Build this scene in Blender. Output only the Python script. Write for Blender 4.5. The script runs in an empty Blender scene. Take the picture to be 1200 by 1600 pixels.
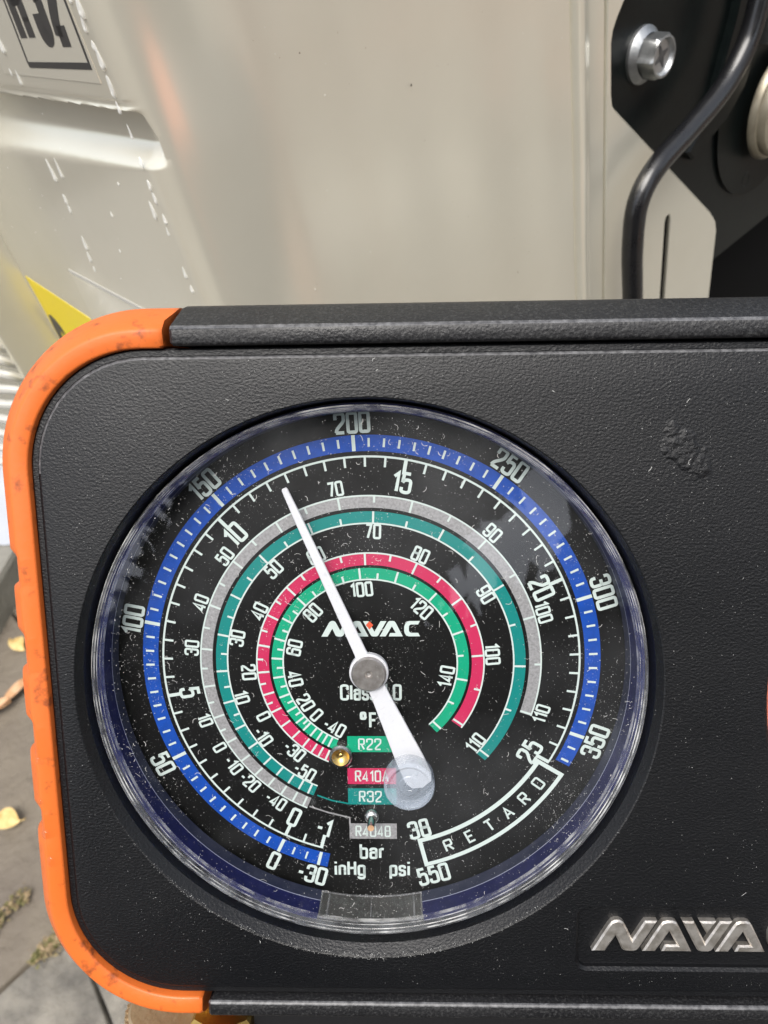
import bpy, bmesh, math, random
import numpy as np
from mathutils import Vector, Matrix
from math import sin, cos, pi, radians

random.seed(7)
S = 0.001                      # everything below is measured in millimetres
sc = bpy.context.scene
COL = sc.collection

# ------------------------------------------------------------------ camera
CAM_H = 0.75
W = Matrix(((0.96420539, 0.26515648, 0.0), (-0.1840466, 0.66926037, -0.71987319), (-0.19087904, 0.69410561, 0.69410561)))
CAM_LOC = Vector((0, 0, CAM_H))
cd = bpy.data.cameras.new('camera')
cd.sensor_fit = 'VERTICAL'; cd.sensor_height = 36; cd.sensor_width = 27; cd.lens = 27
cd.clip_start = 0.005; cd.clip_end = 500
cd.dof.use_dof = True; cd.dof.focus_distance = 0.109; cd.dof.aperture_fstop = 48
cam = bpy.data.objects.new('camera', cd); COL.objects.link(cam)
cam.matrix_world = Matrix.Translation(CAM_LOC) @ W.to_4x4()
sc.camera = cam

# ------------------------------------------------------------------ light
SUN_EL, SUN_AZ = radians(64), radians(193)      # azimuth clockwise from +Y: behind the camera, to its left
world = bpy.data.worlds.new('World'); sc.world = world; world.use_nodes = True
nt = world.node_tree; bg = nt.nodes['Background']
sky = nt.nodes.new('ShaderNodeTexSky'); sky.sky_type = 'NISHITA'; sky.sun_disc = False
sky.sun_elevation = SUN_EL; sky.sun_rotation = SUN_AZ; sky.dust_density = 3.0; sky.ozone_density = 0.6; sky.air_density = 1.0
hsv = nt.nodes.new('ShaderNodeHueSaturation'); hsv.inputs['Saturation'].default_value = 0.42      # thin cloud over the blue
nt.links.new(sky.outputs[0], hsv.inputs['Color']); nt.links.new(hsv.outputs[0], bg.inputs[0]); bg.inputs[1].default_value = 0.15
sl = bpy.data.lights.new('sun', 'SUN'); sl.energy = 2.0; sl.angle = radians(38); sl.color = (1, 0.96, 0.9)
sun = bpy.data.objects.new('sun', sl); COL.objects.link(sun)
sdir = Vector((sin(SUN_AZ) * cos(SUN_EL), cos(SUN_AZ) * cos(SUN_EL), sin(SUN_EL)))
sun.rotation_euler = sdir.to_track_quat('Z', 'Y').to_euler(); sun.location = sdir * 3
sc.view_settings.view_transform = 'Standard'; sc.view_settings.look = 'None'
sc.view_settings.exposure = 0.8; sc.view_settings.gamma = 1.0

# ------------------------------------------------------------------ materials
def new_mat(name):
    m = bpy.data.materials.new(name); m.use_nodes = True
    n = m.node_tree.nodes; n.clear()
    out = n.new('ShaderNodeOutputMaterial')
    return m, n, m.node_tree.links, out

def pbr(name, base, rough=0.5, metal=0.0, spec=0.5, coat=0.0, coat_rough=0.05, vary=None, bump=None, rough_vary=None, stretch=None):
    """vary=(scale, second colour, low, high); bump=[(scale, distance, detail), ...]; scales are per metre in object space"""
    m, n, l, out = new_mat(name)
    b = n.new('ShaderNodeBsdfPrincipled'); l.new(b.outputs[0], out.inputs[0])
    b.inputs['Base Color'].default_value = (*base, 1); b.inputs['Roughness'].default_value = rough
    b.inputs['Metallic'].default_value = metal; b.inputs['Specular IOR Level'].default_value = spec
    b.inputs['Coat Weight'].default_value = coat; b.inputs['Coat Roughness'].default_value = coat_rough
    tc = n.new('ShaderNodeTexCoord'); src = tc.outputs['Object']
    if stretch:
        mp = n.new('ShaderNodeMapping'); mp.inputs['Scale'].default_value = stretch
        l.new(src, mp.inputs['Vector']); src = mp.outputs[0]
    def noise(scale, detail=3, rgh=0.55):
        t = n.new('ShaderNodeTexNoise'); t.inputs['Scale'].default_value = scale; t.inputs['Detail'].default_value = detail
        t.inputs['Roughness'].default_value = rgh; l.new(src, t.inputs['Vector']); return t.outputs['Fac']
    def ramp(fac, lo, hi):
        r = n.new('ShaderNodeMapRange'); r.inputs[1].default_value = lo; r.inputs[2].default_value = hi
        l.new(fac, r.inputs[0]); return r.outputs[0]
    if vary:
        mx = n.new('ShaderNodeMixRGB'); mx.inputs[1].default_value = (*base, 1); mx.inputs[2].default_value = (*vary[1], 1)
        l.new(ramp(noise(vary[0], 5), vary[2], vary[3]), mx.inputs[0]); l.new(mx.outputs[0], b.inputs['Base Color'])
    if rough_vary:
        r = n.new('ShaderNodeMapRange'); r.inputs[1].default_value = 0.3; r.inputs[2].default_value = 0.7
        r.inputs[3].default_value = rough_vary[1]; r.inputs[4].default_value = rough_vary[2]
        l.new(noise(rough_vary[0], 4), r.inputs[0]); l.new(r.outputs[0], b.inputs['Roughness'])
    prev = None
    for sc_, dist, det in (bump or []):
        bp = n.new('ShaderNodeBump'); bp.inputs['Distance'].default_value = dist; bp.inputs['Strength'].default_value = 1.0
        l.new(noise(sc_, det), bp.inputs['Height'])
        if prev: l.new(prev, bp.inputs['Normal'])
        prev = bp.outputs[0]
    if prev: l.new(prev, b.inputs['Normal'])
    return m

def schlick(n, l, ior):
    lw = n.new('ShaderNodeLayerWeight'); f0 = ((ior - 1) / (ior + 1)) ** 2
    p = n.new('ShaderNodeMath'); p.operation = 'POWER'; p.inputs[1].default_value = 5; l.new(lw.outputs['Facing'], p.inputs[0])
    m = n.new('ShaderNodeMath'); m.operation = 'MULTIPLY_ADD'; m.inputs[1].default_value = 1 - f0; m.inputs[2].default_value = f0
    l.new(p.outputs[0], m.inputs[0]); return m

def clear_plastic(name, veil=0.02, veil_hi=0.06, rough=0.02, tint=(1, 1, 1), white=(0.8, 0.82, 0.85), scale=60, ior=1.49, veil_lo=0.4):
    """thin clear plastic: see-through, mirror-like at a grazing view, with a whitish veil (dust, milky plastic, painted rim glare)"""
    m, n, l, out = new_mat(name)
    t = n.new('ShaderNodeBsdfTransparent'); t.inputs[0].default_value = (*tint, 1)
    g = n.new('ShaderNodeBsdfGlossy'); g.inputs['Roughness'].default_value = rough
    f = schlick(n, l, ior)
    cl = n.new('ShaderNodeMath'); cl.operation = 'MINIMUM'; cl.inputs[1].default_value = 0.11; l.new(f.outputs[0], cl.inputs[0])
    m1 = n.new('ShaderNodeMixShader'); l.new(cl.outputs[0], m1.inputs[0]); l.new(t.outputs[0], m1.inputs[1]); l.new(g.outputs[0], m1.inputs[2])
    d = n.new('ShaderNodeBsdfDiffuse'); d.inputs[0].default_value = (*white, 1)
    tc = n.new('ShaderNodeTexCoord'); nz = n.new('ShaderNodeTexNoise'); nz.inputs['Scale'].default_value = scale; nz.inputs['Detail'].default_value = 6
    l.new(tc.outputs['Object'], nz.inputs['Vector'])
    r = n.new('ShaderNodeMapRange'); r.inputs[1].default_value = veil_lo; r.inputs[2].default_value = 0.72
    r.inputs[3].default_value = veil; r.inputs[4].default_value = veil_hi
    l.new(nz.outputs['Fac'], r.inputs[0])
    m2 = n.new('ShaderNodeMixShader'); l.new(r.outputs[0], m2.inputs[0]); l.new(m1.outputs[0], m2.inputs[1]); l.new(d.outputs[0], m2.inputs[2])
    l.new(m2.outputs[0], out.inputs[0])
    return m

def housing_plastic():
    """moulded black plastic with a leather grain, and one scuffed patch"""
    m = pbr('grained_black_plastic', (0.0030, 0.0033, 0.0042), 0.38, spec=0.42, bump=[(2900, 0.000085, 2)], stretch=(0.85, 1.15, 1), rough_vary=(25, 0.36, 0.50))
    n, l = m.node_tree.nodes, m.node_tree.links
    b = next(x for x in n if x.type == 'BSDF_PRINCIPLED')
    tc = n.new('ShaderNodeTexCoord')
    mp = n.new('ShaderNodeMapping'); mp.vector_type = 'TEXTURE'
    mp.inputs['Location'].default_value = (0.0400, 0.0312, 0.010); mp.inputs['Rotation'].default_value = (0, 0, radians(-50)); mp.inputs['Scale'].default_value = (0.0048, 0.0021, 0.02)
    l.new(tc.outputs['Object'], mp.inputs['Vector'])
    ln = n.new('ShaderNodeVectorMath'); ln.operation = 'LENGTH'; l.new(mp.outputs[0], ln.inputs[0])
    nz = n.new('ShaderNodeTexNoise'); nz.inputs['Scale'].default_value = 1500; l.new(tc.outputs['Object'], nz.inputs['Vector'])
    nb = n.new('ShaderNodeTexNoise'); nb.inputs['Scale'].default_value = 500; l.new(tc.outputs['Object'], nb.inputs['Vector'])
    ad = n.new('ShaderNodeMath'); ad.operation = 'MULTIPLY_ADD'; ad.inputs[1].default_value = 1.6; l.new(nb.outputs['Fac'], ad.inputs[0]); l.new(ln.outputs['Value'], ad.inputs[2])
    r = n.new('ShaderNodeMapRange'); r.inputs[1].default_value = 1.75; r.inputs[2].default_value = 1.35; l.new(ad.outputs[0], r.inputs[0])
    mu = n.new('ShaderNodeMath'); mu.operation = 'MULTIPLY'; l.new(r.outputs[0], mu.inputs[0]); l.new(nz.outputs['Fac'], mu.inputs[1])
    bp = n.new('ShaderNodeBump'); bp.inputs['Distance'].default_value = 0.00034; l.new(mu.outputs[0], bp.inputs['Height'])
    rr = n.new('ShaderNodeMath'); rr.operation = 'MULTIPLY_ADD'; rr.inputs[1].default_value = 0.15; l.new(r.outputs[0], rr.inputs[0]); l.new(b.inputs['Roughness'].links[0].from_socket, rr.inputs[2]); l.new(rr.outputs[0], b.inputs['Roughness'])
    l.new(b.inputs['Normal'].links[0].from_socket, bp.inputs['Normal']); l.new(bp.outputs[0], b.inputs['Normal'])
    return m

M = {}
M['housing'] = housing_plastic()
M['rail'] = pbr('rail_black_plastic', (0.007, 0.007, 0.008), 0.40, vary=(2600, (0.042, 0.042, 0.042), 0.5, 0.75), bump=[(2100, 0.00010, 2)], rough_vary=(60, 0.38, 0.55))
M['worn_highlight'] = pbr('worn_highlight_plastic', (0.045, 0.045, 0.048), 0.4, vary=(1300, (0.15, 0.15, 0.155), 0.36, 0.70))  # pale tone for edge wear and for a painted highlight along the edges
M['recess'] = pbr('recess_black_plastic', (0.006, 0.006, 0.006), 0.5, bump=[(1200, 0.00008, 2)])
M['orange'] = pbr('orange_rubber', (0.63, 0.137, 0.024), 0.42, spec=0.4, vary=(420, (0.22, 0.055, 0.018), 0.58, 0.72), rough_vary=(60, 0.34, 0.56), bump=[(900, 0.00004, 2)])
M['dial'] = pbr('dial_black', (0.003, 0.003, 0.003), 0.42, spec=0.25)
M['ink'] = pbr('white_ink', (0.50, 0.58, 0.555), 0.6, spec=0.2)
M['blue'] = pbr('blue_ink', (0.002, 0.055, 0.34), 0.5, spec=0.3, vary=(700, (0.002, 0.046, 0.27), 0.4, 0.7))
M['silver'] = pbr('silver_ink', (0.30, 0.30, 0.305), 0.5, metal=0.15, vary=(2600, (0.21, 0.21, 0.215), 0.4, 0.65))
M['teal'] = pbr('teal_ink', (0.0, 0.18, 0.165), 0.5, spec=0.3)
M['magenta'] = pbr('magenta_ink', (0.45, 0.018, 0.08), 0.5, spec=0.3)
M['green'] = pbr('green_ink', (0.0, 0.29, 0.155), 0.5, spec=0.3)
M['red_dot'] = pbr('red_ink', (0.6, 0.08, 0.03), 0.5)
M['needle'] = pbr('needle_white', (0.60, 0.61, 0.64), 0.4, vary=(900, (0.50, 0.51, 0.54), 0.6, 0.75))
M['hub'] = pbr('hub_metal', (0.46, 0.43, 0.41), 0.38, metal=0.85, vary=(700, (0.30, 0.28, 0.26), 0.4, 0.7))
M['chrome'] = pbr('chrome', (0.62, 0.61, 0.58), 0.25, metal=1.0)
M['letter'] = pbr('letter_metal', (0.55, 0.52, 0.48), 0.36, metal=0.75, bump=[(900, 0.00010, 2)], vary=(700, (0.36, 0.33, 0.29), 0.4, 0.65))
M['brass'] = pbr('brass', (0.72, 0.50, 0.16), 0.3, metal=1.0, vary=(150, (0.55, 0.36, 0.10), 0.4, 0.7))
M['brass_dull'] = pbr('brass_dull', (0.50, 0.38, 0.24), 0.5, metal=0.8, bump=[(700, 0.0002, 2)])
M['navy'] = pbr('navy_ring', (0.007, 0.009, 0.052), 0.45, spec=0.12, vary=(600, (0.011, 0.013, 0.07), 0.4, 0.7))
M['redring'] = pbr('red_ring', (0.62, 0.14, 0.08), 0.35)
M['case'] = pbr('case_black', (0.010, 0.010, 0.011), 0.45)
M['lens'] = clear_plastic('lens_clear', 0.002, 0.035, 0.02, scale=38, veil_lo=0.50, ior=1.75)
M['rim'] = clear_plastic('rim_clear', 0.0, 0.12, 0.35, scale=450, veil_lo=0.3)
M['rim_glare'] = clear_plastic('rim_glare', 0.04, 0.62, 0.30, scale=320, veil_lo=0.40, white=(.85, .85, .83))  # white share paints the bright rings of glare on the rim
M['ring_edge'] = pbr('ring_edge', (0.016, 0.020, 0.040), 0.45, spec=0.15, vary=(400, (0.032, 0.036, 0.06), 0.4, 0.7))
M['ring_line'] = pbr('ring_line', (0.30, 0.32, 0.42), 0.4)
M['knob'] = clear_plastic('knob_clear', 0.34, 0.46, 0.08, white=(0.42, 0.48, 0.56), scale=200)
M['window'] = clear_plastic('window_clear', 0.05, 0.12, 0.10, white=(0.6, 0.6, 0.56), scale=300)
M['dust'] = pbr('dust', (0.46, 0.46, 0.445), 0.9, spec=0.1)
M['water'] = None
M['beige'] = pbr('beige_paint', (0.75, 0.715, 0.60), 0.25, metal=0.46, spec=0.5, coat=0.6, coat_rough=0.12, bump=[(9, 0.0005, 1)], vary=(40, (0.725, 0.69, 0.575), 0.4, 0.7))
M['sticker'] = pbr('sticker_film', (0.75, 0.715, 0.605), 0.24, metal=0.40, coat=0.6, coat_rough=0.08)
M['black_ink'] = pbr('black_ink', (0.035, 0.034, 0.034), 0.35)
M['yellow'] = pbr('yellow_film', (0.80, 0.62, 0.01), 0.35)
M['dark_plate'] = pbr('dark_coated_steel', (0.0025, 0.0042, 0.0042), 0.34, spec=0.22, vary=(220, (0.004, 0.0065, 0.006), 0.45, 0.7), bump=[(500, 0.00003, 3)])
M['void'] = pbr('dark_interior', (0.004, 0.004, 0.004), 0.8, spec=0.1)  # near-black base paints deep shade inside the slot and compartment
M['zinc'] = pbr('zinc_steel', (0.50, 0.51, 0.51), 0.42, metal=1.0, vary=(500, (0.42, 0.43, 0.43), 0.4, 0.65), bump=[(600, 0.00008, 3)])
M['zinc_dark'] = pbr('zinc_recess', (0.16, 0.16, 0.16), 0.5, metal=0.8, vary=(500, (0.08, 0.08, 0.08), 0.4, 0.65))
M['cap'] = pbr('cap_metal', (0.36, 0.325, 0.25), 0.42, metal=0.6, vary=(120, (0.27, 0.24, 0.18), 0.4, 0.7))
M['cable'] = pbr('cable_sheath', (0.008, 0.008, 0.009), 0.34, spec=0.4, coat=0.45, coat_rough=0.07, bump=[(300, 0.00006, 2)], rough_vary=(200, 0.22, 0.42))
M['white_paint'] = pbr('white_wire_paint', (0.50, 0.49, 0.45), 0.4)
M['stone'] = pbr('slate_stone', (0.22, 0.203, 0.172), 0.75, vary=(30, (0.095, 0.088, 0.078), 0.36, 0.68), bump=[(14, 0.016, 7), (110, 0.003, 6)], spec=0.4)
M['stone2'] = pbr('slate_stone_brown', (0.17, 0.145, 0.11), 0.7, vary=(9, (0.12, 0.10, 0.08), 0.35, 0.7), bump=[(16, 0.012, 6), (90, 0.002, 5)], spec=0.4)
M['stone3'] = pbr('rust_stone', (0.26, 0.12, 0.06), 0.7, vary=(7, (0.18, 0.085, 0.045), 0.35, 0.7), bump=[(14, 0.012, 6)])
M['stone4'] = pbr('pale_stone', (0.42, 0.40, 0.35), 0.7, vary=(7, (0.34, 0.32, 0.28), 0.35, 0.7), bump=[(14, 0.012, 6)])
M['soil'] = pbr('joint_soil', (0.035, 0.028, 0.02), 0.95, vary=(60, (0.07, 0.055, 0.035), 0.4, 0.7), bump=[(120, 0.003, 4)])
M['concrete'] = pbr('concrete', (0.22, 0.21, 0.18), 0.85, vary=(20, (0.17, 0.16, 0.135), 0.4, 0.7), bump=[(80, 0.002, 5)])
M['leaf_yellow'] = pbr('leaf_yellow', (0.62, 0.46, 0.20), 0.6, vary=(120, (0.45, 0.28, 0.08), 0.4, 0.7))
M['leaf_brown'] = pbr('leaf_brown', (0.42, 0.22, 0.10), 0.6, vary=(120, (0.55, 0.36, 0.22), 0.4, 0.7))
M['moss'] = pbr('moss', (0.12, 0.115, 0.04), 0.9, vary=(160, (0.30, 0.22, 0.13), 0.42, 0.6))
M['bag'] = pbr('white_film', (0.42, 0.44, 0.47), 0.35, spec=0.5)
def water_mat(name, tint, painted_glint):
    m, n, l, out = new_mat(name)
    t = n.new('ShaderNodeBsdfTransparent'); t.inputs[0].default_value = (*tint, 1)
    g = n.new('ShaderNodeBsdfGlossy'); g.inputs['Roughness'].default_value = 0.03
    f = schlick(n, l, 1.4)
    d = n.new('ShaderNodeBsdfDiffuse'); d.inputs[0].default_value = (0.9, 0.9, 0.86, 1)
    m1 = n.new('ShaderNodeMixShader'); l.new(f.outputs[0], m1.inputs[0]); l.new(t.outputs[0], m1.inputs[1]); l.new(g.outputs[0], m1.inputs[2])
    m2 = n.new('ShaderNodeMixShader'); m2.inputs[0].default_value = painted_glint; l.new(m1.outputs[0], m2.inputs[1]); l.new(d.outputs[0], m2.inputs[2])
    l.new(m2.outputs[0], out.inputs[0]); return m
M['water'] = water_mat('water', (0.96, 0.96, 0.96), 0.0)
M['rain'] = water_mat('rain_water', (0.97, 0.97, 0.97), 0.5)  # white share paints in the bright highlights of the drops

# ------------------------------------------------------------------ mesh helpers
class MB:
    def __init__(self): self.v = []; self.f = []; self.mi = []
    def add(self, vs, fs, mi=0):
        o = len(self.v); self.v += [tuple(p) for p in vs]
        for f in fs: self.f.append(tuple(i + o for i in f)); self.mi.append(mi)
    def grid(self, rows, close=False, mi=0, flip=False):
        nr, nc = len(rows), len(rows[0]); vs = [p for r in rows for p in r]; fs = []
        for i in range(nr - 1):
            for j in range(nc if close else nc - 1):
                a, b = i * nc + j, i * nc + (j + 1) % nc
                q = (a, b, b + nc, a + nc); fs.append(q[::-1] if flip else q)
        self.add(vs, fs, mi)
    def lathe(self, prof, n=64, cx=0, cy=0, mi=0, a0=0, a1=360, axis='z'):
        """profile of (r, z) turned about the z axis through (cx, cy); angles clockwise from +y"""
        full = abs(a1 - a0) >= 360; k = n if full else n + 1
        rows = [[(cx + r * sin(radians(a0 + (a1 - a0) * j / n)), cy + r * cos(radians(a0 + (a1 - a0) * j / n)), z) for j in range(k)] for r, z in prof]
        self.grid(rows, full, mi)
    def poly(self, pts, z, mi=0): self.add([(x, y, z) for x, y in pts], [tuple(range(len(pts)))], mi)
    def prism(self, pts, z0, z1, bev=0.0, mi=0):
        n = len(pts)
        area = sum(pts[i][0] * pts[(i + 1) % n][1] - pts[(i + 1) % n][0] * pts[i][1] for i in range(n))
        if area < 0: pts = pts[::-1]
        rings = [[(x, y, z0) for x, y in pts]]
        if bev:
            rings.append([(x, y, z1 - bev) for x, y in pts]); rings.append([(x, y, z1) for x, y in inset(pts, bev)])
        else: rings.append([(x, y, z1) for x, y in pts])
        self.grid(rings, True, mi)
        self.add(rings[-1], [tuple(range(n))], mi); self.add(rings[0], [tuple(range(n))[::-1]], mi)
    def band(self, r0, r1, a0, a1, z, mi=0, step=1.5):
        k = max(1, int(abs(a1 - a0) / step))
        A = [radians(a0 + (a1 - a0) * i / k) for i in range(k + 1)]
        self.grid([[(r0 * sin(a), r0 * cos(a), z) for a in A], [(r1 * sin(a), r1 * cos(a), z) for a in A]], mi=mi)
    def tick(self, r0, r1, a, w, z, mi=0):
        a = radians(a); u = (sin(a), cos(a)); t = (cos(a) * w / 2, -sin(a) * w / 2)
        self.add([(r0 * u[0] - t[0], r0 * u[1] - t[1], z), (r1 * u[0] - t[0], r1 * u[1] - t[1], z), (r1 * u[0] + t[0], r1 * u[1] + t[1], z), (r0 * u[0] + t[0], r0 * u[1] + t[1], z)], [(0, 1, 2, 3)], mi)
    def tube(self, path, r, n=12, mi=0, caps=True):
        P = [Vector(p) for p in path]; rows = []; N = None
        for i, p in enumerate(P):
            t = (P[min(i + 1, len(P) - 1)] - P[max(i - 1, 0)]).normalized()
            if N is None: N = t.orthogonal().normalized()
            N = (N - t * N.dot(t)).normalized(); B = t.cross(N)
            rr = r(i / (len(P) - 1)) if callable(r) else r
            rows.append([tuple(p + N * (rr * cos(2 * pi * j / n)) + B * (rr * sin(2 * pi * j / n))) for j in range(n)])
        self.grid(rows, True, mi)
        if caps:
            self.add(rows[0], [tuple(range(n))[::-1]], mi); self.add(rows[-1], [tuple(range(n))], mi)
    def box(self, lo, hi, mi=0):
        x0, y0, z0 = lo; x1, y1, z1 = hi
        self.add([(x0, y0, z0), (x1, y0, z0), (x1, y1, z0), (x0, y1, z0), (x0, y0, z1), (x1, y0, z1), (x1, y1, z1), (x0, y1, z1)],
                 [(3, 2, 1, 0), (4, 5, 6, 7), (0, 1, 5, 4), (1, 2, 6, 5), (2, 3, 7, 6), (3, 0, 4, 7)], mi)
    def mesh(self, name, mats, scale=S, smooth=35, fix=True):
        me = bpy.data.meshes.new(name)
        me.from_pydata([(x * scale, y * scale, z * scale) for x, y, z in self.v], [], self.f)
        for m in (mats if isinstance(mats, (list, tuple)) else [mats]): me.materials.append(m)
        me.polygons.foreach_set('material_index', self.mi)
        if fix:
            bm = bmesh.new(); bm.from_mesh(me); bmesh.ops.remove_doubles(bm, verts=bm.verts, dist=1e-7)
            bmesh.ops.recalc_face_normals(bm, faces=bm.faces); bm.to_mesh(me); bm.free()
        if smooth: me.shade_smooth(); me.set_sharp_from_angle(angle=radians(smooth))
        me.update(); return me
    def build(self, name, mats, parent=None, **kw):
        return link(name, self.mesh(name, mats, **kw), parent)

def link(name, data, parent=None):
    o = bpy.data.objects.new(name, data); COL.objects.link(o)
    if parent: o.parent = parent
    return o

def inset(pts, d):
    n = len(pts); out = []
    for i in range(n):
        p, a, b = Vector(pts[i]), Vector(pts[i - 1]), Vector(pts[(i + 1) % n])
        e1 = (p - a).normalized(); e2 = (b - p).normalized()
        n1 = Vector((-e1.y, e1.x)); n2 = Vector((-e2.y, e2.x)); k = n1 + n2
        k = k / max(0.35, k.dot(k) / 2) if k.length > 1e-6 else n1
        out.append(tuple(p + k * d))
    return out

def rrect(x0, y0, x1, y1, r, n=10):
    out = []
    for cx, cy, a in ((x1 - r, y1 - r, 0), (x0 + r, y1 - r, 90), (x0 + r, y0 + r, 180), (x1 - r, y0 + r, 270)):
        out += [(cx + r * cos(radians(a + 90 * i / n)), cy + r * sin(radians(a + 90 * i / n))) for i in range(n + 1)]
    return out

def tag(o, label, cat, group=None, kind=None):
    if label: o['label'] = label
    if cat: o['category'] = cat
    if group: o['group'] = group
    if kind: o['kind'] = kind
    return o

def thing(name, matrix, label, cat, group=None):
    o = bpy.data.objects.new(name, None); COL.objects.link(o); o.empty_display_size = 0.02
    o.matrix_world = matrix; return tag(o, label, cat, group)

def sstep(a, b, x):
    t = min(1, max(0, (x - a) / (b - a))); return t * t * (3 - 2 * t)
def spline(pts, k=8):
    """Catmull-Rom through the points"""
    P = [Vector(p) for p in pts]; P = [2 * P[0] - P[1]] + P + [2 * P[-1] - P[-2]]; out = []
    for i in range(1, len(P) - 2):
        for j in range(k):
            t = j / k; a, b, c, d = P[i - 1:i + 3]
            out.append(0.5 * ((2 * b) + (c - a) * t + (2 * a - 5 * b + 4 * c - d) * t * t + (3 * b - a - 3 * c + d) * t ** 3))
    return [tuple(p) for p in out] + [tuple(P[-2])]

# ------------------------------------------------------------------ condensed stroke lettering
def chaikin(p, closed, n=3):
    for _ in range(n):
        q = []; m = len(p)
        if not closed: q.append(p[0])
        for i in range(m if closed else m - 1):
            a, b = p[i], p[(i + 1) % m]
            q += [(.75 * a[0] + .25 * b[0], .75 * a[1] + .25 * b[1]), (.25 * a[0] + .75 * b[0], .25 * a[1] + .75 * b[1])]
        if not closed: q.append(p[-1])
        p = q
    return p
def O(x0, y0, x1, y1):
    h = y1 - y0; k = (.25 if h > .8 else .42) * h; m = (x0 + x1) / 2
    return ('o', [(x0, y0), (m, y0), (x1, y0), (x1, y0 + k), (x1, y1 - k), (x1, y1), (m, y1), (x0, y1), (x0, y1 - k), (x0, y0 + k)])
w_ = .44
GLYPH = {   # width, strokes: 'o' smooth closed, 's' smooth open, 'l' straight
 '0': (w_, [O(0, 0, w_, 1)]),
 '1': (.22, [('l', [(.0, .76), (.2, .97), (.2, 0)])]),
 '2': (w_, [('s', [(0, .68), (0, .82), (0, 1), (w_, 1), (w_, .78), (w_, .58), (.06, .2), (.02, 0)]), ('l', [(0, 0), (w_, 0)])]),
 '3': (w_, [('s', [(0, .74), (0, 1), (w_, 1), (w_, .76), (w_, .53), (.14, .53)]), ('s', [(.14, .53), (w_, .53), (w_, .27), (w_, 0), (0, 0), (0, .28)])]),
 '4': (.44, [('l', [(.44, .24), (0, .24), (.33, 1), (.33, 0)])]),
 '5': (w_, [('l', [(.38, 1), (.05, 1), (.02, .52)]), ('s', [(.02, .50), (.1, .66), (w_, .68), (w_, .34), (w_, .3), (w_, 0), (0, 0), (0, .26)])]),
 '6': (w_, [O(0, 0, w_, .6), ('s', [(0, .3), (0, .7), (0, 1), (w_, 1), (w_, .76)])]),
 '7': (.38, [('l', [(0, 1), (.38, 1), (.14, 0)])]),
 '8': (w_, [O(0, 0, w_, .53), O(.02, .53, w_ - .02, 1)]),
 '9': (w_, [O(0, .4, w_, 1), ('s', [(w_, .7), (w_, .3), (w_, 0), (0, 0), (0, .24)])]),
 '-': (.26, [('l', [(0, .45), (.26, .45)])]),
 '.': (.06, [('l', [(.03, -.06), (.03, .06)])]),
 'R': (.42, [('l', [(0, 0), (0, 1)]), ('s', [(0, 1), (.2, 1), (.42, 1), (.42, .74), (.42, .5), (.2, .5), (0, .5)]), ('l', [(.2, .5), (.42, 0)])]),
 'Q': (.44, [('l', [(0, 0), (0, 1)]), ('s', [(0, 1), (.2, 1), (.44, 1), (.44, .76), (.44, .52), (.2, .52), (0, .52)]), ('s', [(.1, .52), (.44, .52), (.44, .34), (.44, .2)]), ('l', [(.44, .25), (.44, 0)])]),
 'E': (.38, [('l', [(.38, 1), (0, 1), (0, 0), (.38, 0)]), ('l', [(0, .52), (.33, .52)])]),
 'T': (.44, [('l', [(0, 1), (.44, 1)]), ('l', [(.22, 1), (.22, 0)])]),
 'A': (.46, [('l', [(0, 0), (.23, 1), (.46, 0)]), ('l', [(.09, .34), (.37, .34)])]),
 'D': (.42, [('l', [(0, 0), (0, 1)]), ('s', [(0, 1), (.2, 1), (.42, 1), (.42, .6), (.42, .4), (.42, 0), (.2, 0), (0, 0)])]),
 'B': (.42, [('l', [(0, 0), (0, 1)]), ('s', [(0, 1), (.2, 1), (.40, 1), (.40, .77), (.40, .53), (.2, .53), (0, .53)]), ('s', [(0, .53), (.2, .53), (.42, .53), (.42, .27), (.42, 0), (.2, 0), (0, 0)])]),
 'F': (.36, [('l', [(.36, 1), (0, 1), (0, 0)]), ('l', [(0, .52), (.31, .52)])]),
 'H': (.42, [('l', [(0, 0), (0, 1)]), ('l', [(.42, 0), (.42, 1)]), ('l', [(0, .52), (.42, .52)])]),
 'C': (w_, [('s', [(w_, .68), (w_, .8), (w_, 1), (0, 1), (0, .7), (0, .3), (0, 0), (w_, 0), (w_, .2), (w_, .32)])]),
 'b': (.36, [('l', [(0, 0), (0, 1)]), O(0, 0, .36, .68)]),
 'a': (.34, [('s', [(0, .5), (0, .68), (.34, .68), (.34, .5), (.34, .3)]), ('l', [(.34, .4), (.34, 0)]), O(0, 0, .34, .4)]),
 'r': (.22, [('l', [(0, 0), (0, .68)]), ('s', [(0, .45), (.02, .66), (.22, .66)])]),
 'i': (.04, [('l', [(.02, 0), (.02, .68)]), ('l', [(.02, .86), (.02, 1)])]),
 'n': (.34, [('l', [(0, 0), (0, .68)]), ('s', [(0, .45), (0, .68), (.34, .68), (.34, .45), (.34, .2)]), ('l', [(.34, .3), (.34, 0)])]),
 'g': (.36, [O(0, 0, .36, .68), ('s', [(.36, .68), (.36, 0), (.36, -.26), (0, -.26), (0, -.12)])]),
 'p': (.36, [('l', [(0, -.26), (0, .68)]), O(0, 0, .36, .68)]),
 's': (.32, [('s', [(.32, .5), (.32, .68), (0, .68), (0, .48), (.02, .36), (.3, .34), (.32, .2), (.32, 0), (0, 0), (0, .18)])]),
 'l': (.04, [('l', [(.02, 0), (.02, 1)])]),
 '°': (.2, [O(0, .66, .22, 1)]),
}
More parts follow.
